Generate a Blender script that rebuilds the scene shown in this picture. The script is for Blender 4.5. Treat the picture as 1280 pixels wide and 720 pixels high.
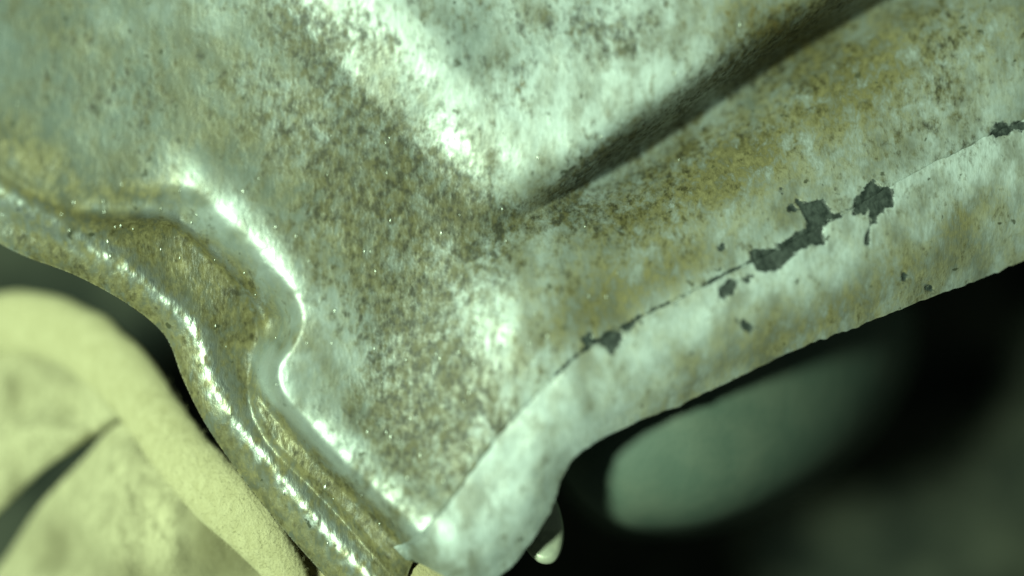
import bpy, math, random
import numpy as np
from mathutils import Vector

for o in list(bpy.data.objects):
    bpy.data.objects.remove(o, do_unlink=True)
SC = bpy.context.scene
COL = SC.collection
RNG = np.random.default_rng(7)
random.seed(7)

# ------------------------------------------------------------------ scale
K = 0.125e-3            # metres per drawing unit (the part is drawn in 1/8 mm steps)
CX, CY = 640.0, 360.0
DP = 50.0 / 36.0 * 1280.0      # camera height in drawing units

# ------------------------------------------------------------------ camera
cam_d = bpy.data.cameras.new('camera')
cam = bpy.data.objects.new('camera', cam_d)
COL.objects.link(cam)
cam.location = (0, 0, DP * K)
cam_d.lens = 50.0
cam_d.sensor_width = 36.0
cam_d.clip_start = 0.005
cam_d.clip_end = 5.0
cam_d.dof.use_dof = True
cam_d.dof.focus_distance = (DP + 12) * K
cam_d.dof.aperture_fstop = 2.0
SC.camera = cam

# ------------------------------------------------------------------ world, lamp, exposure
world = bpy.data.worlds.new('World')
SC.world = world
world.use_nodes = True
bg = world.node_tree.nodes['Background']
bg.inputs['Color'].default_value = (0.62, 0.85, 0.66, 1)
bg.inputs['Strength'].default_value = 0.065

lamp_d = bpy.data.lights.new('flashlight', 'AREA')
lamp_d.shape = 'DISK'
lamp_d.size = 0.085
lamp_d.energy = 6.2
lamp_d.color = (0.75, 1.0, 0.70)
lamp = bpy.data.objects.new('flashlight', lamp_d)
COL.objects.link(lamp)
lamp.location = (-0.28, 0.01, 0.47)
lamp.rotation_euler = (Vector((0, 0, 0)) - lamp.location).to_track_quat('-Z', 'Y').to_euler()

SC.view_settings.view_transform = 'Standard'
SC.view_settings.look = 'None'
SC.view_settings.exposure = 0.0
SC.view_settings.gamma = 1.0
SC.view_settings.use_curve_mapping = False
SC.cycles.use_denoising = True
SC.cycles.max_bounces = 6

# ------------------------------------------------------------------ small maths helpers
def sm(a, b, x):
    t = np.clip((x - a) / (b - a), 0, 1)
    return t * t * (3 - 2 * t)

def spline(pts, n=8):
    """Catmull-Rom through rows of any width."""
    p = np.asarray(pts, float)
    p = np.vstack([2 * p[0] - p[1], p, 2 * p[-1] - p[-2]])
    out = []
    for i in range(1, len(p) - 2):
        for t in np.arange(n) / n:
            a, b, c, d = p[i - 1], p[i], p[i + 1], p[i + 2]
            out.append(0.5 * (2 * b + (c - a) * t + (2 * a - 5 * b + 4 * c - d) * t * t + (3 * b - a - 3 * c + d) * t ** 3))
    out.append(p[-2])
    return np.array(out)

def resample(p, n):
    p = np.asarray(p, float)
    d = np.r_[0, np.cumsum(np.hypot(*(np.diff(p[:, :2], axis=0)).T))]
    s = np.linspace(0, d[-1], n)
    return np.stack([np.interp(s, d, p[:, i]) for i in range(p.shape[1])], 1)

def seg_dist(X, Y, pts, closed=False):
    """distance to a polyline, nearest point and arc fraction"""
    best = np.full(X.shape, 1e12); nx = np.zeros(X.shape); ny = np.zeros(X.shape)
    P = np.asarray(pts, float)
    n = len(P) if closed else len(P) - 1
    for i in range(n):
        ax, ay = P[i]; bx, by = P[(i + 1) % len(P)]
        dx, dy = bx - ax, by - ay
        L = dx * dx + dy * dy + 1e-9
        t = np.clip(((X - ax) * dx + (Y - ay) * dy) / L, 0, 1)
        qx = ax + t * dx; qy = ay + t * dy
        d = (X - qx) ** 2 + (Y - qy) ** 2
        m = d < best
        best = np.where(m, d, best); nx = np.where(m, qx, nx); ny = np.where(m, qy, ny)
    return np.sqrt(best), nx, ny

def inside(X, Y, pts):
    P = np.asarray(pts, float)
    c = np.zeros(X.shape, bool)
    j = len(P) - 1
    for i in range(len(P)):
        xi, yi = P[i]; xj, yj = P[j]
        if yi != yj:
            c ^= ((yi > Y) != (yj > Y)) & (X < (xj - xi) * (Y - yi) / (yj - yi) + xi)
        j = i
    return c

def sdist(X, Y, curve, close):
    """signed distance to an open curve, positive inside curve + closing points"""
    d, _, _ = seg_dist(X, Y, curve)
    return np.where(inside(X, Y, np.vstack([curve, close])), d, -d)

def gaussians(X, Y, lst):
    r = np.zeros(X.shape)
    for (x, y, rx, ry, ang, a) in lst:
        c, s = math.cos(math.radians(ang)), math.sin(math.radians(ang))
        u = (X - x) * c + (Y - y) * s; v = -(X - x) * s + (Y - y) * c
        r += a * np.exp(-0.5 * ((u / rx) ** 2 + (v / ry) ** 2))
    return r

def vnoise(X, Y, scale, seed, sx=1.0):
    """smooth value noise, -1..1"""
    r = np.random.default_rng(seed)
    T = r.uniform(-1, 1, (64, 64))
    u = X / (scale * sx) + 1000.0; v = Y / scale + 1000.0
    iu = np.floor(u).astype(int); iv = np.floor(v).astype(int)
    fu = u - iu; fv = v - iv
    fu = fu * fu * (3 - 2 * fu); fv = fv * fv * (3 - 2 * fv)
    g = lambda a, b: T[a % 64, b % 64]
    return ((g(iu, iv) * (1 - fu) + g(iu + 1, iv) * fu) * (1 - fv) +
            (g(iu, iv + 1) * (1 - fu) + g(iu + 1, iv + 1) * fu) * fv)

def comp(pts, h):
    """true plan position of a feature lying h above the sheet's level"""
    p = np.array(pts, float)
    f = 1 - h / DP
    p[:, 0] = CX + (p[:, 0] - CX) * f
    p[:, 1] = CY + (p[:, 1] - CY) * f
    return p

def to_world(X, Y, H):
    return np.stack([(X - CX) * K, (CY - Y) * K, H * K], -1)

def at(px, py, h):
    f = 1 - h / DP
    return ((px - CX) * f * K, (CY - py) * f * K, h * K)

# ------------------------------------------------------------------ object helpers
def tag(o, label=None, cat=None, group=None, kind=None):
    if label: o['label'] = label
    if cat: o['category'] = cat
    if group: o['group'] = group
    if kind: o['kind'] = kind
    return o

def empty(name, loc):
    o = bpy.data.objects.new(name, None)
    o.empty_display_size = 0.01
    o.location = loc
    COL.objects.link(o)
    return o

def mesh_obj(name, verts, faces, mat, parent=None, normals=None, attrs=None, smooth=True):
    me = bpy.data.meshes.new(name)
    me.from_pydata([tuple(v) for v in verts] if not isinstance(verts, np.ndarray) else verts.tolist(), [],
                   faces.tolist() if isinstance(faces, np.ndarray) else faces)
    if smooth:
        me.polygons.foreach_set('use_smooth', np.ones(len(me.polygons), bool))
    if attrs:
        for k, v in attrs.items():
            a = me.attributes.new(k, 'FLOAT', 'POINT')
            a.data.foreach_set('value', np.asarray(v, np.float32))
    me.update()
    if normals is not None:
        me.normals_split_custom_set_from_vertices(np.asarray(normals).tolist())
    me.materials.append(mat)
    o = bpy.data.objects.new(name, me)
    COL.objects.link(o)
    if parent is not None:
        o.parent = parent
        o.matrix_parent_inverse = parent.matrix_basis.inverted()
    return o

def grid_faces(nu, nv, flip=False):
    i = np.arange(nu - 1)[:, None] * nv + np.arange(nv - 1)[None, :]
    f = np.stack([i, i + 1, i + nv + 1, i + nv], -1).reshape(-1, 4)
    return f[:, ::-1] if flip else f

# ------------------------------------------------------------------ materials
class NT:
    def __init__(self, name):
        self.m = bpy.data.materials.new(name); self.m.use_nodes = True
        self.t = self.m.node_tree; self.b = self.t.nodes['Principled BSDF']
        self.tc = self.t.nodes.new('ShaderNodeTexCoord')
    def link(self, a, b): self.t.links.new(a, b)
    def put(self, sock, v):
        if hasattr(v, 'is_linked') or isinstance(v, bpy.types.NodeSocket): self.link(v, sock)
        else: sock.default_value = v
    def coords(self, sx=1, sy=1, sz=1, off=(0, 0, 0)):
        n = self.t.nodes.new('ShaderNodeMapping')
        self.link(self.tc.outputs['Object'], n.inputs[0])
        n.inputs['Scale'].default_value = (sx, sy, sz); n.inputs['Location'].default_value = off
        return n.outputs[0]
    def noise(self, vec, scale, detail=4, rough=0.55, dist=0.0):
        n = self.t.nodes.new('ShaderNodeTexNoise'); self.link(vec, n.inputs['Vector'])
        n.inputs['Scale'].default_value = scale; n.inputs['Detail'].default_value = detail
        n.inputs['Roughness'].default_value = rough; n.inputs['Distortion'].default_value = dist
        return n.outputs['Fac']
    def voronoi(self, vec, scale, rnd=1.0):
        n = self.t.nodes.new('ShaderNodeTexVoronoi'); self.link(vec, n.inputs['Vector'])
        n.inputs['Scale'].default_value = scale; n.inputs['Randomness'].default_value = rnd
        return n.outputs['Distance'], n.outputs['Color']
    def attr(self, name):
        n = self.t.nodes.new('ShaderNodeAttribute'); n.attribute_name = name
        return n.outputs['Fac']
    def math(self, op, a, b=0.0, c=0.0, clamp=False):
        n = self.t.nodes.new('ShaderNodeMath'); n.operation = op; n.use_clamp = clamp
        self.put(n.inputs[0], a); self.put(n.inputs[1], b); self.put(n.inputs[2], c)
        return n.outputs[0]
    def ramp(self, v, a, b, lo=0.0, hi=1.0):
        n = self.t.nodes.new('ShaderNodeMapRange'); n.interpolation_type = 'SMOOTHSTEP'
        self.put(n.inputs[0], v); self.put(n.inputs[1], a); self.put(n.inputs[2], b)
        self.put(n.inputs[3], lo); self.put(n.inputs[4], hi)
        return n.outputs[0]
    def mix(self, f, a, b):
        n = self.t.nodes.new('ShaderNodeMix'); n.data_type = 'RGBA'
        self.put(n.inputs[0], f)
        for s, v in ((n.inputs[6], a), (n.inputs[7], b)):
            if isinstance(v, tuple): s.default_value = (*v, 1)
            else: self.link(v, s)
        return n.outputs[2]
    def bump(self, h, strength, dist, normal=None):
        n = self.t.nodes.new('ShaderNodeBump')
        n.inputs['Strength'].default_value = strength; n.inputs['Distance'].default_value = dist
        self.link(h, n.inputs['Height'])
        if normal is not None: self.link(normal, n.inputs['Normal'])
        return n.outputs[0]

def metal_material():
    n = NT('dirty_zinc_coat')
    v = n.coords()
    vs = n.coords(1.0, 0.62, 1.0)                      # wear drawn out along the rubbing direction
    vss = n.coords(1.0, 0.28, 1.0)
    grime, pale, oil, rust, chip = (n.attr(a) for a in ('grime', 'pale', 'oil', 'rust', 'chip'))
    painted_shine = n.math('MULTIPLY', n.attr('painted_shine'), 1.0, clamp=True)
    big = n.noise(v, 62, 3, 0.5)
    mid = n.noise(vs, 500, 5, 0.66, 0.3)
    fine = n.noise(vs, 1100, 4, 0.65)
    hair = n.noise(vss, 2300, 2, 0.6)
    # clean coat
    cl = n.math('ADD', n.math('MULTIPLY', big, 0.45), n.math('ADD', n.math('MULTIPLY', n.noise(n.coords(1, 0.75, 1, (9, 2, 0)), 150, 5, 0.62), 0.65), n.math('MULTIPLY', pale, 0.5)))
    base = n.mix(n.ramp(cl, 0.36, 1.02), (0.125, 0.152, 0.142), (0.52, 0.59, 0.60))
    base = n.mix(n.math('MULTIPLY', n.ramp(hair, 0.35, 0.72), 0.30), base, (0.14, 0.165, 0.13))
    base = n.mix(n.math('MULTIPLY', n.ramp(n.noise(n.coords(1, 0.6, 1, (3, 7, 0)), 190, 4, 0.6), 0.42, 0.68), 0.62), base, (0.098, 0.092, 0.050))
    base = n.mix(n.math('MULTIPLY', painted_shine, 0.6), base, (0.62, 0.68, 0.66))  # painted highlights: lighter coat wherever this mask is set
    # olive brown film
    olive = n.mix(n.ramp(mid, 0.35, 0.65), (0.064, 0.058, 0.025), (0.20, 0.182, 0.092))
    of = n.math('MULTIPLY', n.math('ADD', n.math('SUBTRACT', oil, n.math('MULTIPLY', painted_shine, 0.6)), n.math('MULTIPLY', n.math('SUBTRACT', big, 0.5), 0.7)), n.ramp(mid, 0.22, 0.62, 0.45, 1.0), clamp=True)
    base = n.mix(of, base, olive)
    # grime: broken patches at three sizes, denser where it has collected and in the groove's painted shade
    g1 = n.math('ADD', n.math('MULTIPLY', mid, 0.50), n.math('MULTIPLY', fine, 0.50))
    thr = n.math('SUBTRACT', 0.61, n.math('MULTIPLY', n.math('MINIMUM', grime, 0.95), 0.19))
    gm = n.ramp(n.math('SUBTRACT', g1, thr), -0.07, 0.15)
    gcol = n.mix(n.ramp(n.noise(n.coords(1, 0.8, 1, (5, 1, 0)), 750, 3, 0.6), 0.38, 0.62), (0.017, 0.016, 0.006), (0.080, 0.071, 0.028))
    base = n.mix(n.math('MULTIPLY', n.math('MULTIPLY', gm, 0.9), n.math('SUBTRACT', 1.0, n.math('MULTIPLY', painted_shine, 0.85))), base, gcol)
    # rusty dots and dark pits
    wn = n.t.nodes.new('ShaderNodeVectorMath'); wn.operation = 'MULTIPLY_ADD'
    nz = n.t.nodes.new('ShaderNodeTexNoise'); nz.inputs['Scale'].default_value = 700; n.link(v, nz.inputs['Vector'])
    n.link(nz.outputs['Color'], wn.inputs[0]); wn.inputs[1].default_value = (0.0022, 0.0022, 0); n.link(v, wn.inputs[2])
    d1, c1 = n.voronoi(wn.outputs[0], 420)
    sep = n.t.nodes.new('ShaderNodeSeparateColor'); n.link(c1, sep.inputs[0])
    pit = n.math('MULTIPLY', n.ramp(n.math('ADD', d1, n.math('MULTIPLY', n.math('SUBTRACT', fine, 0.5), 0.25)), n.math('MULTIPLY', sep.outputs[1], 0.16), n.math('ADD', n.math('MULTIPLY', sep.outputs[1], 0.16), 0.10), 1, 0), n.ramp(sep.outputs[0], 0.60, 0.80))
    base = n.mix(n.math('MULTIPLY', pit, 0.8), base, (0.035, 0.04, 0.02))
    rf = n.ramp(n.math('ADD', n.math('MULTIPLY', rust, 0.6), mid), 0.74, 0.92)
    base = n.mix(n.math('MULTIPLY', rf, 0.85), base, n.mix(fine, (0.05, 0.040, 0.013), (0.17, 0.13, 0.05)))
    # flaked coat: dark primer
    cf = n.ramp(n.math('ADD', chip, n.math('MULTIPLY', n.math('SUBTRACT', n.noise(v, 900, 4, 0.7), 0.5), 16.0)), -1.4, 1.4)
    base = n.mix(cf, base, n.mix(n.ramp(fine, 0.35, 0.65), (0.014, 0.020, 0.018), (0.050, 0.062, 0.056)))
    n.link(base, n.b.inputs['Base Color'])
    dirt = n.math('MAXIMUM', gm, cf)
    met = n.math('MULTIPLY', n.math('SUBTRACT', 1.0, dirt), n.ramp(pale, -0.3, 0.6, 0.20, 0.10))
    met = n.math('MULTIPLY', met, n.math('SUBTRACT', 1.0, n.math('MULTIPLY', oil, 0.9), clamp=True))
    met = n.math('MAXIMUM', met, n.math('MULTIPLY', painted_shine, 0.85))
    n.link(met, n.b.inputs['Metallic'])
    rough = n.math('ADD', n.math('MULTIPLY', dirt, 0.16), n.math('SUBTRACT', 0.42, n.math('MULTIPLY', oil, 0.06)))
    rough = n.math('ADD', rough, n.math('MULTIPLY', n.math('SUBTRACT', fine, 0.5), 0.22), clamp=True)
    rough = n.math('ADD', rough, n.math('MULTIPLY', painted_shine, 0.07))
    n.link(rough, n.b.inputs['Roughness'])
    n.link(n.math('SUBTRACT', 0.5, n.math('MULTIPLY', oil, 0.3), clamp=True), n.b.inputs['Specular IOR Level'])
    hb = n.math('ADD', n.math('MULTIPLY', hair, n.math('ADD', 0.25, n.math('MULTIPLY', oil, 0.8))), n.math('ADD', n.math('MULTIPLY', fine, 0.9), n.math('MULTIPLY', cf, -0.8)))
    b1 = n.bump(hb, 0.55, 0.00012)
    b2 = n.bump(n.math('ADD', mid, n.math('MULTIPLY', gm, 0.25)), 0.22, 0.0003, b1)
    n.link(b2, n.b.inputs['Normal'])
    return n.m

def cloth_material(name, a, b, dark, stain=0.0):
    n = NT(name)
    v = n.coords(); vs = n.coords(1, 0.55, 1)
    f = n.noise(vs, 760, 5, 0.7, 0.6); g = n.noise(v, 90, 3, 0.5); hf = n.noise(v, 2600, 2, 0.6)
    base = n.mix(n.ramp(f, 0.3, 0.7), a, b)
    sf = n.ramp(n.math('ADD', n.math('MULTIPLY', n.attr('grime'), 0.55), n.math('MULTIPLY', n.math('ADD', f, g), 0.5)), 0.55 - stain, 0.95 - stain)
    base = n.mix(n.math('MULTIPLY', sf, 0.8), base, dark)
    n.link(base, n.b.inputs['Base Color'])
    n.b.inputs['Roughness'].default_value = 0.95
    n.b.inputs['Specular IOR Level'].default_value = 0.12
    n.b.inputs['Sheen Weight'].default_value = 0.25
    n.b.inputs['Sheen Tint'].default_value = (0.9, 0.9, 0.6, 1)
    n.link(n.bump(n.math('ADD', f, n.math('MULTIPLY', hf, 0.6)), 0.8, 0.0005), n.b.inputs['Normal'])
    return n.m

def plain_material(name, a, b, scale, rough, metallic=0.0, bump=0.3, bdist=0.001, spec=0.5):
    n = NT(name)
    v = n.coords()
    f = n.noise(v, scale, 5, 0.6)
    n.link(n.mix(n.ramp(f, 0.35, 0.68), a, b), n.b.inputs['Base Color'])
    n.b.inputs['Roughness'].default_value = rough
    n.b.inputs['Metallic'].default_value = metallic
    n.b.inputs['Specular IOR Level'].default_value = spec
    n.link(n.bump(f, bump, bdist), n.b.inputs['Normal'])
    return n.m

M_METAL = metal_material()
M_HEM = cloth_material('cream_suede', (0.36, 0.33, 0.19), (0.45, 0.415, 0.255), (0.18, 0.16, 0.075))
M_FAB = cloth_material('grey_cream_fabric', (0.26, 0.242, 0.145), (0.50, 0.465, 0.30), (0.10, 0.09, 0.045), 0.05)
M_TAN = cloth_material('tan_fabric', (0.30, 0.27, 0.15), (0.44, 0.40, 0.24), (0.13, 0.11, 0.06), 0.1)
M_FLOOR = plain_material('dark_greasy_ground', (0.012, 0.016, 0.014), (0.060, 0.066, 0.050), 70, 0.9, 0, 0.5, 0.006, 0.08)
M_BRACKET = plain_material('grey_green_bracket_paint', (0.07, 0.105, 0.083), (0.105, 0.135, 0.105), 60, 0.6, 0.1)
M_TAB = plain_material('dull_tab_metal', (0.35, 0.38, 0.30), (0.5, 0.52, 0.40), 200, 0.45, 0.3, 0.4, 0.0003)
M_DROP = plain_material('wet_grit', (0.7, 0.75, 0.68), (0.85, 0.9, 0.8), 900, 0.42, 0.9, 0.0)

# ------------------------------------------------------------------ ground
GZ = -0.115
gn = 120
gx, gy = np.meshgrid(np.linspace(-0.42, 0.42, gn), np.linspace(-0.36, 0.36, gn), indexing='ij')
gh = 0.010 * vnoise(gx, gy, 0.06, 3) + 0.006 * vnoise(gx, gy, 0.022, 4) + 0.002 * vnoise(gx, gy, 0.009, 5)
tag(mesh_obj('ground', np.stack([gx, gy, GZ + gh], -1).reshape(-1, 3), grid_faces(gn, gn, True), M_FLOOR), kind='structure')

# ------------------------------------------------------------------ the stamped panel: curves
S_E = np.array([  # seam edge and free edge of the folded flange, point against point
    (482, 686, 485, 690), (505, 675, 530, 702), (530, 658, 572, 719), (548, 640, 603, 725), (571, 611, 640, 698),
    (595, 579, 668, 664), (620, 545, 690, 626), (645, 515, 699, 594), (682, 478, 724, 560), (735, 432, 778, 531),
    (790, 401, 842, 505), (860, 366, 917, 472), (930, 331, 995, 434), (1010, 290, 1065, 410), (1090, 246, 1140, 383),
    (1170, 203, 1215, 356), (1280, 150, 1300, 323), (1440, 76, 1455, 262)], float)
SE = spline(S_E, 10)
OUT = comp(spline([(-170, 165), (-60, 235), (0, 288), (45, 318), (110, 345), (170, 380), (212, 418), (234, 470), (262, 525), (300, 583),
                   (345, 640), (385, 684), (418, 718), (446, 738), (485, 738), (508, 720), (516, 700)], 8), -55)
BOSS = spline([(270, -260), (330, -110), (385, -10), (440, 58), (500, 124), (555, 184), (580, 210), (612, 234), (655, 246), (705, 233),
               (800, 176), (930, 88), (1060, 8), (1200, -72), (1460, -215)], 8)
GROOVE = spline([(560, 318), (610, 292), (660, 268), (720, 236), (800, 186), (930, 98), (1062, 17), (1202, -62), (1462, -205)], 8)
BEAD = comp(spline([(-180, 40), (-60, 118), (0, 150), (70, 192), (140, 222), (195, 226), (243, 226), (292, 262), (340, 310), (372, 355), (386, 394),
                    (376, 428), (356, 458), (364, 490), (400, 527), (450, 577), (500, 622), (545, 662), (590, 706), (650, 770)], 8), -4)
STEP = comp(spline([(-180, 110), (-60, 178), (0, 205), (60, 243), (115, 270), (165, 272), (210, 270), (240, 286), (275, 321), (305, 356),
                    (328, 396), (330, 440), (322, 490), (345, 545), (400, 600), (440, 640), (485, 688), (540, 745)], 8), -42)
RIDGE = comp(spline([(-180, 130), (-60, 205), (0, 240), (60, 268), (110, 300), (170, 332), (215, 372), (255, 415), (274, 470), (308, 530),
                     (350, 582), (400, 640), (440, 684), (462, 706), (500, 750)], 8), -48)

STEPG = 2.5
GX = np.arange(-170, 1450 + 0.1, STEPG); GY = np.arange(-150, 790 + 0.1, STEPG)
X, Y = np.meshgrid(GX, GY, indexing='ij')

sd_boss = sdist(X, Y, BOSS, [(1460, -400), (270, -400)])
d_groove, gqx, _ = seg_dist(X, Y, GROOVE)
g_side = np.where(inside(X, Y, np.vstack([GROOVE, [(1462, -400), (100, -400), (100, 560)]])), -1, 1)   # +1 on the flange side
sd_bead = sdist(X, Y, BEAD, [(1700, 800), (1700, -500), (-180, -500)])
sd_step = sdist(X, Y, STEP, [(1700, 800), (1700, -500), (-180, -500)])
d_ridge, _, _ = seg_dist(X, Y, RIDGE)

CHIPC = lambda pts: [(700 + x / 2.88, 200 + y / 2.88) for x, y in pts]
CHIPS = [CHIPC(c) for c in (
    [(672, 332), (700, 318), (750, 320), (790, 325), (812, 345), (795, 375), (750, 402), (700, 398), (685, 370)],
    [(755, 305), (800, 285), (860, 255), (880, 222), (868, 172), (900, 160), (940, 148), (985, 190), (1000, 202), (960, 225), (930, 250), (942, 300), (900, 315), (850, 320), (800, 332)],
    [(1050, 190), (1060, 140), (1100, 110), (1130, 68), (1185, 100), (1192, 160), (1150, 200), (1112, 232), (1108, 180), (1085, 192)],
    [(1106, 225), (1114, 228), (1090, 305), (1083, 303)],
    [(556, 495), (570, 455), (600, 428), (622, 430), (602, 475), (575, 500)],
    [(640, 425), (660, 415), (676, 430), (662, 442)],
    [(622, 575), (645, 572), (682, 598), (670, 614), (645, 595)],
    [(132, 658), (150, 622), (212, 612), (217, 640), (182, 682), (155, 674)],
    [(62, 630), (100, 622), (128, 650), (92, 678)],
    [(205, 600), (270, 565), (278, 582), (225, 612)],
    [(562, 318), (578, 295), (600, 305), (590, 330), (570, 328)],
    [(815, 185), (832, 165), (850, 178), (835, 198)], [(842, 150), (855, 132), (872, 150), (858, 166)], [(785, 105), (800, 88), (815, 98), (800, 114)],
    [(1570, -110), (1585, -130), (1680, -150), (1720, -130), (1700, -112), (1620, -95), (1590, -92)],
    [(1222, 400), (1240, 398), (1246, 425), (1235, 450), (1222, 438)], [(1310, 452), (1345, 448), (1352, 468), (1325, 478)],
)]
def chip_sd(X, Y):
    r = np.full(X.shape, -14.0)
    for c in CHIPS:
        c = np.array(c)
        lo = c.min(0) - 14; hi = c.max(0) + 14
        m = (X > lo[0]) & (X < hi[0]) & (Y > lo[1]) & (Y < hi[1])
        if not m.any(): continue
        x, y = X[m], Y[m]
        d, _, _ = seg_dist(x, y, c, True)
        r[m] = np.maximum(r[m], np.where(inside(x, y, c), d, -d))
    return np.clip(r, -14, 14)

# ------------------------------------------------------------------ relief
def broad(X, Y):
    h = 0.0
    h = h - 0.06 * (X - 640) + 40 * sm(490, 740, X + 0.25 * (Y - 380)) * sm(120, 360, Y)          # web climbs to the roll by the flange
    h = h + 10 * np.exp(-0.5 * (((X - 655) / 70) ** 2 + ((Y - 420) / 65) ** 2))
    h = h + 24 * sm(860, 1230, X + Y) * (0.35 + 0.65 * sm(740, 560, X))                       # sheet lifts towards the folded tip
    h = h + 0.00045 * np.clip(280 - X, 0, None) ** 2
    return h

bw = 70 + 35 * sm(230, 60, X) - 28 * sm(440, 530, Y)                       # shoulder is tight along the bead, slack to the upper left
webside = sm(-6, 30, sd_bead)
boss_w = 84 - 22 * sm(620, 780, X)
t_b = np.clip((sd_boss + 22) / boss_w, 0, 1)
t_l = np.clip((sd_boss + 36) / 118, 0, 1)
bmix = sm(610, 760, X)
h_boss = (23 + 26 * sm(600, 860, X)) * ((1 - bmix) * (0.35 * t_l + 0.65 * sm(0, 1, t_l)) * sm(0, 0.2, t_l) + bmix * (1 - (1 - t_b) ** 2.2) * sm(0, 0.3, t_b))
gfade = sm(600, 800, gqx)
gdep = 14 * sm(560, 640, gqx) + 64 * gfade
h_gro = -gdep * np.where(g_side > 0, np.exp(-(d_groove / 62) ** 1.15), np.exp(-(d_groove / 20) ** 1.4))
beadamp = sm(200, 262, X) * sm(800, 600, X)
pinch = np.exp(-0.5 * (((X - 345) / 34) ** 2 + ((Y - 440) / 46) ** 2))
drop_t = np.clip(-sd_bead / (bw * (1 - 0.35 * pinch)), 0, 1)
h_left = -(38 - 8 * sm(440, 530, Y)) * sm(0, 1, drop_t ** 1.25)
h_left = h_left + beadamp * (6.5 + 2.5 * sm(440, 520, Y)) * np.exp(-0.5 * ((sd_bead - 2) / 31) ** 2)
h_left = h_left - 10 * sm(5, -11, sd_step) * (0.55 + 0.45 * sm(150, 220, X))
h_left = h_left + 7 * np.exp(-0.5 * ((sd_step - 2) / 8) ** 2) * sm(470, 330, Y + 0.3 * X)
h_left = h_left - 16 * pinch * sm(0, -20, sd_bead) 
h_left = h_left + 9 * np.exp(-0.5 * (d_ridge / 13) ** 2)

OUTLINE = np.vstack([OUT, 0.55 * SE[12:, :2] + 0.45 * SE[12:, 2:], [(1440, -140), (-165, -140)]])
d_out, oqx, oqy = seg_dist(X, Y, OUTLINE, True)
ins = inside(X, Y, OUTLINE)
sd_out = np.where(ins, d_out, -d_out)
d_free, _, _ = seg_dist(X, Y, OUT)
curl = -9 * np.exp(-(d_free / 8) ** 1.3)
seam = SE[:, :2]
sd_seam = sdist(X, Y, seam, [(1440, -600), (-600, -600), (-600, 1000), (482, 1000)])
H = broad(X, Y) + h_boss + h_gro + h_left + curl
H = H - 7 * sm(3, -8, sd_seam) * sm(488, 530, X)
H = H + 1.6 * vnoise(X, Y, 85, 11) + 0.5 * vnoise(X, Y, 34, 12) + 0.14 * vnoise(X, Y, 13, 13) + 0.05 * vnoise(X, Y, 6, 14)
rimmask = sm(5, -30, sd_bead)
H = H + rimmask * (0.35 * vnoise(X, Y, 15, 21) + 0.28 * vnoise(X, Y, 6.5, 22, 0.6))
CH = chip_sd(X, Y) + 3.2 * vnoise(X, Y, 8, 31) + 2.2 * vnoise(X, Y, 17, 32)
CH = np.maximum(CH, (2.0 + 1.5 * vnoise(X, Y, 24, 33) - np.abs(sd_seam - 1.5)) * sm(640, 720, X) * sm(1130, 1040, X) - 9 * (1 - sm(640, 720, X)) - 9 * sm(1040, 1130, X))
H = H - 1.6 * sm(-0.5, 1.5, CH)

# ------------------------------------------------------------------ stains with a shape of their own, plus painted highlights and groove shade
GRIME_AND_SHADE = [(575, 545, 55, 45, -45, 0.35), (500, 610, 45, 35, 45, 0.25), (405, 88, 60, 16, 50, 0.7), (480, 178, 60, 20, 47, 0.8), (560, 248, 50, 20, 40, 0.7), (655, 275, 50, 16, 0, 0.5), (800, 165, 80, 18, -33, 0.35), (960, 62, 90, 20, -33, 0.45), (820, 215, 110, 22, -33, 0.3), (1000, 95, 120, 30, -33, 0.35),  # groove entries: collected dirt that also paints in the groove's shade
         (470, 310, 105, 110, 30, 0.40), (440, 205, 80, 50, 20, 0.35), (350, 130, 90, 50, 30, 0.28), (395, 30, 45, 18, 15, 0.5), (700, 38, 62, 40, 20, 0.62), (770, 55, 45, 35, 0, 0.45),
         (575, 20, 60, 18, 0, 0.3), (640, 108, 36, 26, 20, 0.5), (540, 430, 60, 60, 0, 0.45), (580, 520, 70, 45, -30, 0.35), (470, 560, 55, 60, 0, 0.2), (600, 275, 70, 30, 0, 0.35),
         (850, 265, 80, 30, -30, 0.12), (940, 40, 70, 40, -30, 0.35), (520, 215, 40, 30, 0, 0.3), (150, 80, 50, 40, 0, 0.15), (1130, 60, 60, 40, 0, 0.1)]
PALE = [(535, 575, 80, 55, -40, -0.55), (840, 70, 60, 55, 0, 0.9), (610, 150, 130, 55, 20, 0.45), (450, 55, 60, 50, 45, 0.05), (620, 380, 36, 34, 0, 0.95), (655, 432, 55, 32, 0, 0.75), (640, 320, 50, 30, 0, 0.35),  # patches by the web centre paint in its bright highlight
        (850, 395, 130, 18, -28, 0.7), (1200, 225, 90, 24, -26, 0.8), (640, 535, 34, 36, 0, 0.7), (590, 635, 45, 36, -40, 0.7), (760, 470, 50, 30, -35, 0.4), (1020, 310, 80, 20, -28, 0.5),  # the two patches on the flange bend paint in its lit faces
        (200, 60, 70, 40, 0, 0.3), (80, 110, 150, 100, 30, -0.7), (405, 375, 18, 60, -10, 0.45), (450, 440, 30, 60, 10, 0.3), (1120, 110, 60, 45, -30, 0.9), (880, 270, 80, 28, -30, 0.7), (1000, 190, 60, 30, -30, 0.5), (1240, 90, 60, 40, -30, 0.5), (960, 220, 190, 60, -30, 0.42), (230, 255, 40, 25, 40, 0.4)]
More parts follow.
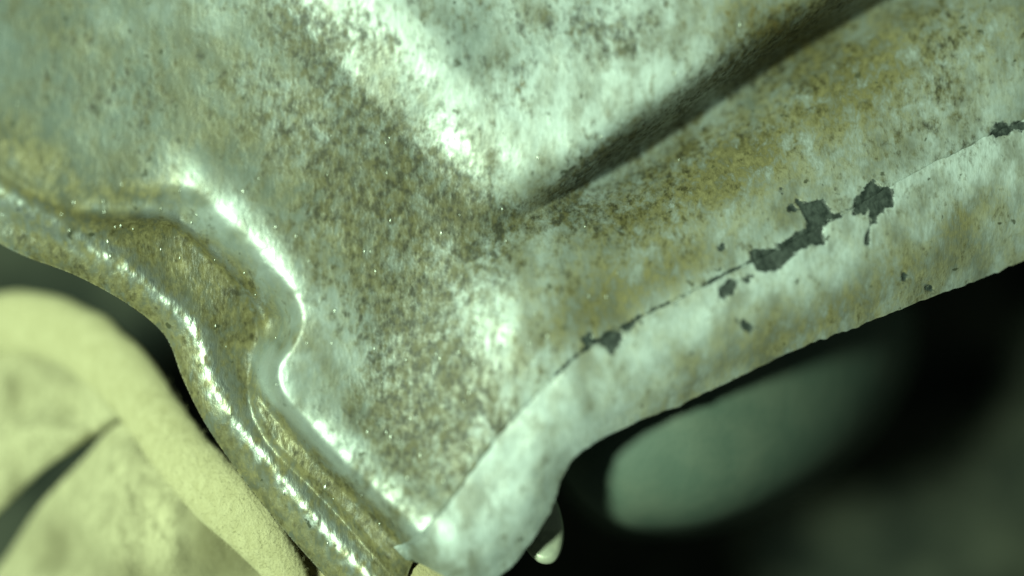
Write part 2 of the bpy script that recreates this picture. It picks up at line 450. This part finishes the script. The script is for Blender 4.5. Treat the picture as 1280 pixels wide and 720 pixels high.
OIL = [(540, 560, 80, 55, -40, 0.42), (960, 190, 240, 62, -31, 0.12), (40, 190, 90, 26, 32, 0.75), (190, 240, 50, 18, 0, 0.6), (1170, 285, 110, 32, -22, 0.5), (1010, 395, 130, 28, -24, 0.4), (905, 55, 55, 40, -35, 0.4), (965, 20, 60, 35, 0, 0.6),
       (1010, 175, 170, 55, -30, 0.55), (830, 250, 130, 40, -32, 0.5), (740, 380, 70, 36, -32, 0.4), (860, 330, 90, 20, -30, 0.35), (1220, 40, 140, 70, 0, 0.35), (1080, 60, 80, 40, -30, 0.3), (470, 300, 130, 120, 30, 0.6), (330, 140, 120, 70, 30, 0.15), (90, 20, 25, 40, 20, 0.3), (730, 400, 50, 30, 0, 0.2), (560, 620, 20, 20, 0, 0.2)]
RUST = [(655, 108, 14, 9, 30, 0.5), (875, 45, 45, 26, -30, 0.35), (960, 25, 35, 25, 0, 0.45), (800, 120, 22, 40, 30, 0.3), (560, 15, 18, 12, 0, 0.35), (500, 70, 12, 9, 0, 0.3), (250, 90, 10, 10, 0, 0.3),
        (430, 300, 60, 40, 0, 0.15), (1180, 290, 60, 26, 0, 0.12), (740, 160, 40, 20, -30, 0.2)]
def stains(X, Y, flange=False):
    g = 0.30 + gaussians(X, Y, GRIME_AND_SHADE) + 0.30 * vnoise(X, Y, 60, 41) + 0.20 * vnoise(X, Y, 26, 48)
    p = gaussians(X, Y, PALE) + 0.15 * vnoise(X, Y, 45, 42)
    o = 0.17 + gaussians(X, Y, OIL)
    r = gaussians(X, Y, RUST)
    if flange:
        o = o - gaussians(X, Y, [(540, 560, 80, 55, -40, 0.42)]); p = p + gaussians(X, Y, [(535, 575, 80, 55, -40, 0.55)])
        g = g - gaussians(X, Y, [(575, 545, 55, 45, -45, 0.35), (500, 610, 45, 35, 45, 0.25)])
        g = g * 0.5 - 0.02; p = p + 0.30 + 0.25 * sm(680, 800, X); o = o * 0.8
    return g, p, o, r

G_, P_, O_, R_ = stains(X, Y)
O_ = O_ + rimmask * sm(0, -22, sd_bead + 36 - 26 * sm(440, 530, Y)) * 0.8 * sm(0, 120, X + 60)
G_ = G_ - rimmask * 0.22 + 0.42 * sm(0, -18, sd_bead + 40 - 26 * sm(440, 530, Y)) * sm(10, 22, d_ridge)
P_ = P_ - rimmask * 0.1
upl = sm(330, 60, X) * sm(330, 60, Y)
G_ = G_ - 0.22 * upl - 0.24 * sm(20, 70, sd_boss)
P_ = P_ + 0.22 * sm(10, 60, sd_boss)
O_ = O_ - 0.12 * sm(10, 60, sd_boss)

# ------------------------------------------------------------------ build the panel's parts from the relief
panel = empty('stamped_metal_panel', (0, 0, 0))
tag(panel, 'dirty zinc-grey stamped metal panel with raised boss, stepped rim and chipped folded flange', 'metal panel')

out_m = ~ins
inn = ins
fm = inn[:-1, :-1] | inn[1:, :-1] | inn[:-1, 1:] | inn[1:, 1:]
XX = np.where(out_m, oqx, X); YY = np.where(out_m, oqy, Y)
W = to_world(XX, YY, H)
dhx = np.gradient(H, STEPG, axis=0); dhy = np.gradient(H, STEPG, axis=1)
NRM = np.stack([-dhx, dhy, np.ones_like(H)], -1)
NRM /= np.linalg.norm(NRM, axis=-1, keepdims=True)
nI, nJ = X.shape
idx = np.arange(nI * nJ).reshape(nI, nJ)
quads = np.stack([idx[:-1, :-1], idx[:-1, 1:], idx[1:, 1:], idx[1:, :-1]], -1)
sc_boss = 0.25 * (sd_boss[:-1, :-1] + sd_boss[1:, :-1] + sd_boss[:-1, 1:] + sd_boss[1:, 1:])
sc_bead = 0.25 * (sd_bead[:-1, :-1] + sd_bead[1:, :-1] + sd_bead[:-1, 1:] + sd_bead[1:, 1:])
part_id = np.where(sc_boss > -22, 1, np.where(sc_bead < 20, 2, 0))
allf = quads[fm]
# free edges of the whole sheet
def boundary_edges(f):
    e = np.concatenate([f[:, [0, 1]], f[:, [1, 2]], f[:, [2, 3]], f[:, [3, 0]]])
    key = np.sort(e, 1); key = key[:, 0] * (nI * nJ) + key[:, 1]
    u, first, cnt = np.unique(key, return_index=True, return_counts=True)
    return e[first[cnt == 1]]
free_e = boundary_edges(allf)
Wf = W.reshape(-1, 3); Nf = NRM.reshape(-1, 3)
SH = 0.95 * np.exp(-0.5 * ((sd_bead + 4) / 19) ** 2) * beadamp * sm(620, 540, X) * (0.7 + 0.7 * vnoise(X, Y, 42, 45) + 0.3 * vnoise(X, Y, 14, 47)) + 0.9 * np.exp(-0.5 * (d_ridge / 13) ** 2) * (0.75 + 0.9 * vnoise(X, Y, 8, 46, 0.6))  # highlights painted along bead crest and outer ridge, paler and more metallic
SH = SH + 0.75 * np.exp(-0.5 * ((sd_step - 3) / 5) ** 2) * sm(150, 215, X) * sm(350, 320, X) * sm(420, 380, Y) * (0.75 + 0.8 * vnoise(X, Y, 12, 49))  # painted glint along the step edge
SH = SH + gaussians(X, Y, [(572, 182, 30, 12, 50, 0.8), (620, 385, 30, 28, 0, 0.4)])  # painted bright spots on the boss edge and web centre
A = {'painted_shine': SH, 'grime': G_, 'pale': P_, 'oil': O_, 'rust': R_, 'chip': CH}
TH = 8 * K
for pid, pname, plabel in ((0, 'web', 'mottled flat web of the panel'), (1, 'raised_boss', 'pale raised boss with rounded corner'),
                           (2, 'stepped_rim', 'oily stepped rim with shiny beads')):
    f = quads[fm & (part_id == pid)]
    used = np.unique(f)
    remap = np.full(nI * nJ, -1); remap[used] = np.arange(len(used))
    v = Wf[used]; nr = Nf[used]; fc = remap[f]
    at_ = {k: a.reshape(-1)[used] for k, a in A.items()}
    # turned-down sheet edge
    fe = free_e[(remap[free_e[:, 0]] >= 0) & (remap[free_e[:, 1]] >= 0)]
    evs, inv = np.unique(fe, return_inverse=True); inv = inv.reshape(fe.shape)
    base = len(v); ne = len(evs)
    top = Wf[evs]; low = top - np.array([0, 0, TH])
    cen = np.array([0.01, 0.0, 0]); back = low + (cen - low) * np.array([1, 1, 0]) * 0.08
    en = np.zeros((ne, 3))
    for k in (0, 1):
        d = Wf[fe[:, 1]] - Wf[fe[:, 0]]
        nn = np.stack([d[:, 1], -d[:, 0], np.zeros(len(d))], 1)
        np.add.at(en, inv[:, k], nn)
    en /= np.linalg.norm(en, axis=1, keepdims=True) + 1e-12
    v = np.vstack([v, top, low, back]); nr = np.vstack([nr, en, en, np.tile([0, 0, -1.0], (ne, 1))])
    sk = np.stack([base + inv[:, 1], base + inv[:, 0], base + ne + inv[:, 0], base + ne + inv[:, 1]], 1)
    sk2 = sk + ne
    fc = np.vstack([fc, sk, sk2])
    at_ = {k: np.r_[a, a[remap[evs]], a[remap[evs]], a[remap[evs]]] for k, a in at_.items()}
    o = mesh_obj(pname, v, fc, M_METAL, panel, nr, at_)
    o['label'] = plabel

# ------------------------------------------------------------------ folded flange over the panel's lower right edge
def h_at(x, y):
    u = np.clip((x - GX[0]) / STEPG, 0, nI - 1.001); w = np.clip((y - GY[0]) / STEPG, 0, nJ - 1.001)
    i = u.astype(int); j = w.astype(int); a = u - i; b = w - j
    return (H[i, j] * (1 - a) + H[i + 1, j] * a) * (1 - b) + (H[i, j + 1] * (1 - a) + H[i + 1, j + 1] * a) * b

ns, nt = 620, 66
se = resample(SE[5:], ns)
wid = np.hypot(se[:, 2] - se[:, 0], se[:, 3] - se[:, 1])
nxy = (se[:, 2:] - se[:, :2]) / wid[:, None]
hs = h_at(se[:, 0] - nxy[:, 0] * 10, se[:, 1] - nxy[:, 1] * 10)
ker = np.ones(41) / 41
hs = np.convolve(np.pad(hs, 20, 'edge'), ker, 'valid')
ss = np.arange(ns) / (ns - 1.0)
T = np.linspace(0, 1, nt)[None, :]
# slightly ragged coat edge along the seam, nicked free edge
rag = 1.6 * vnoise(se[:, 0], se[:, 1], 16, 51) + 0.9 * vnoise(se[:, 0], se[:, 1], 6, 52)
nick = 1.6 * vnoise(se[:, 0], se[:, 1], 22, 53) + 1.1 * vnoise(se[:, 0], se[:, 1], 8, 54)
offs = rag[:, None] * (1 - T) ** 8 + nick[:, None] * T ** 8
FX = se[:, 0:1] * (1 - T) + se[:, 2:3] * T + nxy[:, 0:1] * offs
FY = se[:, 1:2] * (1 - T) + se[:, 3:4] * T + nxy[:, 1:2] * offs
wd = np.minimum(wid, 130)[:, None]
FH = hs[:, None] + 9.0 + wd * (0.05 * np.sin(np.pi * np.clip(T * 1.15, 0, 1)) - 0.05 * T ** 2 - 0.10 * T ** 5)
FH = FH + 1.6 * vnoise(FX, FY, 60, 61) + 0.9 * vnoise(FX, FY, 26, 62) + 0.3 * vnoise(FX, FY, 11, 63)
FH = FH + 4 * np.exp(-0.5 * (((FX - 640) / 45) ** 2 + ((FY - 535) / 40) ** 2)) - 5 * np.exp(-0.5 * (((FX - 625) / 30) ** 2 + ((FY - 590) / 26) ** 2))
FH = FH - 30 * sm(556, 496, FX) * sm(636, 684, FY)
FH = np.where(FX < 560, np.maximum(FH, h_at(FX, FY) + 3), FH)
FC = chip_sd(FX, FY) + 3.2 * vnoise(FX, FY, 8, 31) + 2.2 * vnoise(FX, FY, 17, 32)
FH = FH - 2.4 * sm(-0.5, 1.5, FC)
g, p, oo, r = stains(FX, FY, True)
p = p + 0.45 * (1 - T) ** 2 * (1 + 0.8 * vnoise(FX, FY, 40, 64)) - 0.15
oo = oo + 0.42 * sm(0.25, 0.8, T + 0.25 * vnoise(FX, FY, 48, 65)) * sm(700, 860, FX)
Fv = to_world(FX, FY, FH)
loop_out = [(i, nt - 1) for i in range(ns)]
# under side: same sheet, one thickness lower, pulled in a little
Fl = to_world(FX, FY, FH - 11.0)
verts = np.vstack([Fv.reshape(-1, 3), Fv[:, -1], Fl[:, -1], Fl[:, -1] - np.c_[nxy[:, 0], -nxy[:, 1], np.zeros(ns)] * 26 * K, Fv[:, 0], Fl[:, 0]])
fa = grid_faces(ns, nt, True)
n0 = ns * nt
i = np.arange(ns - 1)
q = lambda a, b: np.stack([a + i, a + i + 1, b + i + 1, b + i], 1)
fa = np.vstack([fa, q(n0, n0 + ns), q(n0 + ns, n0 + 2 * ns), q(n0 + 4 * ns, n0 + 3 * ns)])
ext = lambda a: np.r_[a.reshape(-1), a[:, -1], a[:, -1], a[:, -1], a[:, 0], a[:, 0]]
fl = mesh_obj('folded_flange', verts, fa, M_METAL, panel, None, {'painted_shine': ext(0 * g), 'grime': ext(g), 'pale': ext(p), 'oil': ext(oo), 'rust': ext(r), 'chip': ext(FC)})
fl['label'] = 'pale folded flange with flaked coating along its seam'

# ------------------------------------------------------------------ round-ended tab poking out below the flange corner
def tab():
    # profile: a small stamped tongue with a rolled, upturned tip
    out = spline([(655, 610), (690, 618), (703, 650), (704, 680), (694, 702), (676, 704), (660, 690), (648, 664), (644, 630)], 6)
    c = out.mean(0); rings = []
    hs_ = [(1.0, -42), (1.0, -28), (0.93, -21), (0.72, -18), (0.4, -17)]
    for s, h in hs_:
        p = c + (out - c) * s
        lift = 26 * sm(655, 705, p[:, 1])
        rings.append(np.array([at(a, b, h + l) for (a, b), l in zip(p, lift)]))
    n = len(out); v = np.vstack(rings + [np.array([at(c[0], c[1], -17 + 26 * float(sm(655, 705, c[1])))])])
    f = []
    for k in range(len(hs_) - 1):
        for j in range(n - 1):
            f.append((k * n + j, k * n + j + 1, (k + 1) * n + j + 1, (k + 1) * n + j))
        f.append((k * n + n - 1, k * n, (k + 1) * n, (k + 1) * n + n - 1))
    for j in range(n):
        f.append(((len(hs_) - 1) * n + j, (len(hs_) - 1) * n + (j + 1) % n, len(v) - 1))
    f = [t[::-1] for t in f]
    return v, f
tv, tf = tab()
tb = mesh_obj('tab', tv, tf, M_TAB, panel)
tb['label'] = 'small rounded tab behind the panel corner'

# ------------------------------------------------------------------ wet grit on the sheet
def droplets():
    ico_v = []; ico_f = []
    ph = (1 + 5 ** 0.5) / 2
    iv = np.array([(-1, ph, 0), (1, ph, 0), (-1, -ph, 0), (1, -ph, 0), (0, -1, ph), (0, 1, ph), (0, -1, -ph), (0, 1, -ph), (ph, 0, -1), (ph, 0, 1), (-ph, 0, -1), (-ph, 0, 1)], float)
    iv /= np.linalg.norm(iv[0])
    fi = np.array([(0, 11, 5), (0, 5, 1), (0, 1, 7), (0, 7, 10), (0, 10, 11), (1, 5, 9), (5, 11, 4), (11, 10, 2), (10, 7, 6), (7, 1, 8), (3, 9, 4), (3, 4, 2), (3, 2, 6), (3, 6, 8), (3, 8, 9), (4, 9, 5), (2, 4, 11), (6, 2, 10), (8, 6, 7), (9, 8, 1)])
    zones = [(470, 300, 120, 130, 90), (600, 450, 90, 70, 170), (260, 430, 110, 90, 90), (420, 620, 60, 50, 50), (700, 250, 120, 60, 40), (120, 290, 90, 30, 90), (900, 120, 120, 50, 14), (560, 560, 70, 40, 30)]
    V = []; F = []; b = 0
    for (zx, zy, rx, ry, n) in zones:
        for _ in range(int(n * 0.22)):
            x = RNG.normal(zx, rx); y = RNG.normal(zy, ry)
            if not (0 < x < 1270 and 0 < y < 715): continue
            a = np.array([x]); c = np.array([y])
            if not inside(a, c, OUTLINE)[0] or sdist(a, c, seam, [(1440, -600), (-600, -600), (-600, 1000), (482, 1000)])[0] < 4: continue
            h = h_at(a, c)[0]
            s = RNG.uniform(0.55, 1.5)
            p = iv * np.array([0.75 * s, RNG.uniform(1.8, 3.6) * s, 0.9 * s])
            V.append(p * K + to_world(np.array([x]), np.array([y]), np.array([h + 0.2]))[0]); F.append(fi + b); b += 12
    return np.vstack(V), np.vstack(F)
dv, df = droplets()
gr = mesh_obj('wet_grit', dv, df, M_DROP, panel)
tag(gr, kind='stuff')

# ------------------------------------------------------------------ suede cloth in the lower left corner
cloth = empty('suede_cloth', (at(180, 620, -40)))
tag(cloth, 'fuzzy cream suede cloth with thick rolled hem pushed against the rim', 'cloth')
HEM = spline([(-170, 470, -300, 46), (-80, 424, -270, 46), (0, 404, -235, 44), (60, 408, -205, 45), (113, 432, -172, 45), (158, 474, -138, 43), (196, 524, -105, 39), (236, 578, -72, 40),
              (282, 624, -50, 41), (322, 668, -44, 35), (350, 706, -44, 28), (366, 745, -46, 25), (376, 800, -48, 24)], 9)
HEM = resample(HEM, 150)
nc = 28
ang = np.linspace(0, 2 * np.pi, nc, endpoint=False)
tx = np.gradient(HEM[:, 0]); ty = np.gradient(HEM[:, 1]); tl = np.hypot(tx, ty)
px, py = -ty / tl, tx / tl
hv = []; hgr = []
for k in range(len(HEM)):
    x, y, h, w = HEM[k]
    f = 1 - h / DP
    xs = CX + (x - CX) * f; ys = CY + (y - CY) * f
    for a in ang:
        rr = 1 + 0.05 * vnoise(np.array([k * 2.0]), np.array([a * 12]), 9, 71)[0]
        c_, s_ = math.cos(a), math.sin(a)
        c_ = math.copysign(abs(c_) ** 0.85, c_)
        off = w * c_ * rr; z = 0.5 * w * s_ * rr
        hv.append(to_world(np.array([xs + px[k] * off]), np.array([ys + py[k] * off]), np.array([h + z]))[0])
        hgr.append(0.15 if h > 0 else 0.0)
hf = []
for k in range(len(HEM) - 1):
    for j in range(nc):
        hf.append((k * nc + j, k * nc + (j + 1) % nc, (k + 1) * nc + (j + 1) % nc, (k + 1) * nc + j))
hem = mesh_obj('rolled_hem', np.array(hv), hf, M_HEM, cloth, None, {'grime': hgr})

def patch(name, c1, c2, nu, nv, mat, amp, seed, sag=0.0, grime=None, curl=0.0, thick=10):
    """cloth sheet lofted between two (x, y, h) curves, with thickness"""
    a = resample(spline(c1, 8), nu); b = resample(spline(c2, 8), nu)
    t = np.linspace(0, 1, nv)[None, :, None]
    P = a[:, None, :] * (1 - t) + b[:, None, :] * t
    tt = t[..., 0]
    x, y, h = P[..., 0], P[..., 1], P[..., 2]
    h = h + sag * np.sin(np.pi * tt) - curl * np.exp(-(1 - tt) / 0.10)
    h = h + amp * vnoise(x, y, 70, seed) + amp * 0.5 * vnoise(x, y, 30, seed + 1) + 1.0 * vnoise(x, y, 9, seed + 2)
    f = 1 - h / DP
    xs = CX + (x - CX) * f; ys = CY + (y - CY) * f
    top = to_world(xs, ys, h).reshape(-1, 3); bot = to_world(xs, ys, h - thick).reshape(-1, 3)
    gf = grid_faces(nu, nv)
    N = nu * nv
    e1 = np.arange(nu - 1) * nv; e2 = e1 + nv - 1; e3 = np.arange(nv - 1); e4 = e3 + (nu - 1) * nv
    side = np.vstack([np.stack([e1, e1 + nv, e1 + nv + N, e1 + N], 1), np.stack([e2, e2 + N, e2 + nv + N, e2 + nv], 1),
                      np.stack([e3, e3 + N, e3 + 1 + N, e3 + 1], 1), np.stack([e4, e4 + 1, e4 + 1 + N, e4 + N], 1)])
    g = np.zeros(x.shape) if grime is None else gaussians(x, y, grime)
    return mesh_obj(name, np.vstack([top, bot]), np.vstack([gf, gf[:, ::-1] + N, side]), mat, cloth, None, {'grime': np.r_[g.reshape(-1), g.reshape(-1)]})

patch('upper_flap', [(-170, 470, -310), (-60, 420, -275), (0, 405, -245), (60, 412, -215), (113, 440, -185), (150, 480, -155), (168, 510, -135)],
      [(-170, 745, -190), (-60, 685, -185), (0, 638, -180), (50, 590, -170), (100, 556, -155), (140, 532, -140), (166, 514, -132)], 70, 60, M_FAB, 22, 81, 14, [(85, 460, 40, 22, 20, 0.35)], 14)
patch('lower_flap', [(-170, 860, -300), (-60, 770, -290), (0, 706, -225), (48, 634, -205), (100, 578, -180), (152, 528, -145), (196, 560, -120), (236, 590, -90), (285, 632, -70), (340, 702, -62), (366, 800, -60)],
      [(-170, 1000, -150), (-60, 960, -120), (20, 930, -90), (80, 910, -60), (130, 900, -40), (170, 890, -30), (210, 885, -30), (250, 880, -34), (290, 880, -40), (330, 880, -50), (370, 880, -60)], 110, 90, M_FAB, 18, 85, 6,
      [(290, 685, 45, 30, 45, 0.8), (200, 740, 90, 36, 10, 0.4), (60, 690, 40, 30, 0, 0.35), (120, 650, 60, 30, 0, 0.1)], 0)
patch('under_fold', [(330, 600, -98), (390, 640, -92), (450, 665, -60), (492, 672, -12), (572, 690, 4)],
      [(330, 880, -60), (390, 880, -58), (440, 880, -30), (492, 880, 10), (620, 880, 14)], 80, 60, M_TAN, 8, 91, 8, [(540, 700, 60, 30, 0, 0.3)], 0)

# short suede nap along the hem
def nap():
    me = hem.data
    V = []; F = []; b = 0
    hvv = np.array(hv).reshape(len(HEM), nc, 3)
    for _ in range(3800):
        k = RNG.integers(0, len(HEM) - 1); a = RNG.uniform(0, np.pi * 2)
        if HEM[k, 2] < -130 or math.sin(a) < -0.35: continue
        j = int(a / (2 * np.pi) * nc) % nc
        p = hvv[k, j] * (1 - 0.5) + hvv[k + 1, (j + 1) % nc] * 0.5 if RNG.random() < 0.5 else hvv[k, j] + (hvv[k + 1, j] - hvv[k, j]) * RNG.random()
        n = np.array([px[k] * math.cos(a), -py[k] * math.cos(a), math.sin(a) + 0.15])
        n = n + RNG.normal(0, 0.45, 3); n /= np.linalg.norm(n)
        L = RNG.uniform(2, 6.5) * K; w = 0.25 * K
        side = np.cross(n, RNG.normal(0, 1, 3)); side /= np.linalg.norm(side) + 1e-9
        bend = RNG.normal(0, 0.35, 3) * L
        V += [p - side * w, p + side * w, p + n * L * 0.55 + side * w * 0.7, p + n * L * 0.55 - side * w * 0.7, p + n * L + bend]
        F += [(b, b + 1, b + 2, b + 3), (b + 3, b + 2, b + 4)]; b += 5
    return np.array(V), F
nv_, nf_ = nap()
nm = mesh_obj('suede_nap', nv_, nf_, M_HEM, cloth, None, {'grime': np.zeros(len(nv_))})
tag(nm, kind='stuff')

# ------------------------------------------------------------------ blurred bracket below the flange
def bracket():
    o = resample(spline([(655, 470), (690, 570), (720, 622), (765, 655), (820, 662), (890, 655), (970, 625), (1050, 575), (1110, 510), (1140, 430), (1100, 360), (820, 400), (655, 470)], 7), 91)[:-1]
    c = np.array([860.0, 510.0]); n = len(o)
    rings = [(1.0, -330), (1.0, -180), (0.97, -135), (0.90, -98), (0.78, -72), (0.6, -55), (0.35, -48), (0.15, -46)]
    V = []
    for s, h in rings:
        V += [at(a, b, h + (-0.0024 * max(0.0, a - 850) ** 2 if h > -250 else -230)) for a, b in c + (o - c) * s]
    V.append(at(c[0], c[1], -45.5))
    F = []
    for k in range(len(rings) - 1):
        for j in range(n):
            F.append((k * n + j, k * n + (j + 1) % n, (k + 1) * n + (j + 1) % n, (k + 1) * n + j))
    for j in range(n):
        F.append(((len(rings) - 1) * n + j, (len(rings) - 1) * n + (j + 1) % n, len(V) - 1))
    return V, F
bv, bf = bracket()
bvn = np.array(bv)
br = mesh_obj('metal_bracket', bvn, bf, M_BRACKET)
tag(br, 'blurred grey-green rounded bracket below the folded flange', 'bracket')
print('tris', sum(len(o.data.loop_triangles) or len(o.data.polygons) * 2 for o in bpy.data.objects if o.type == 'MESH'))
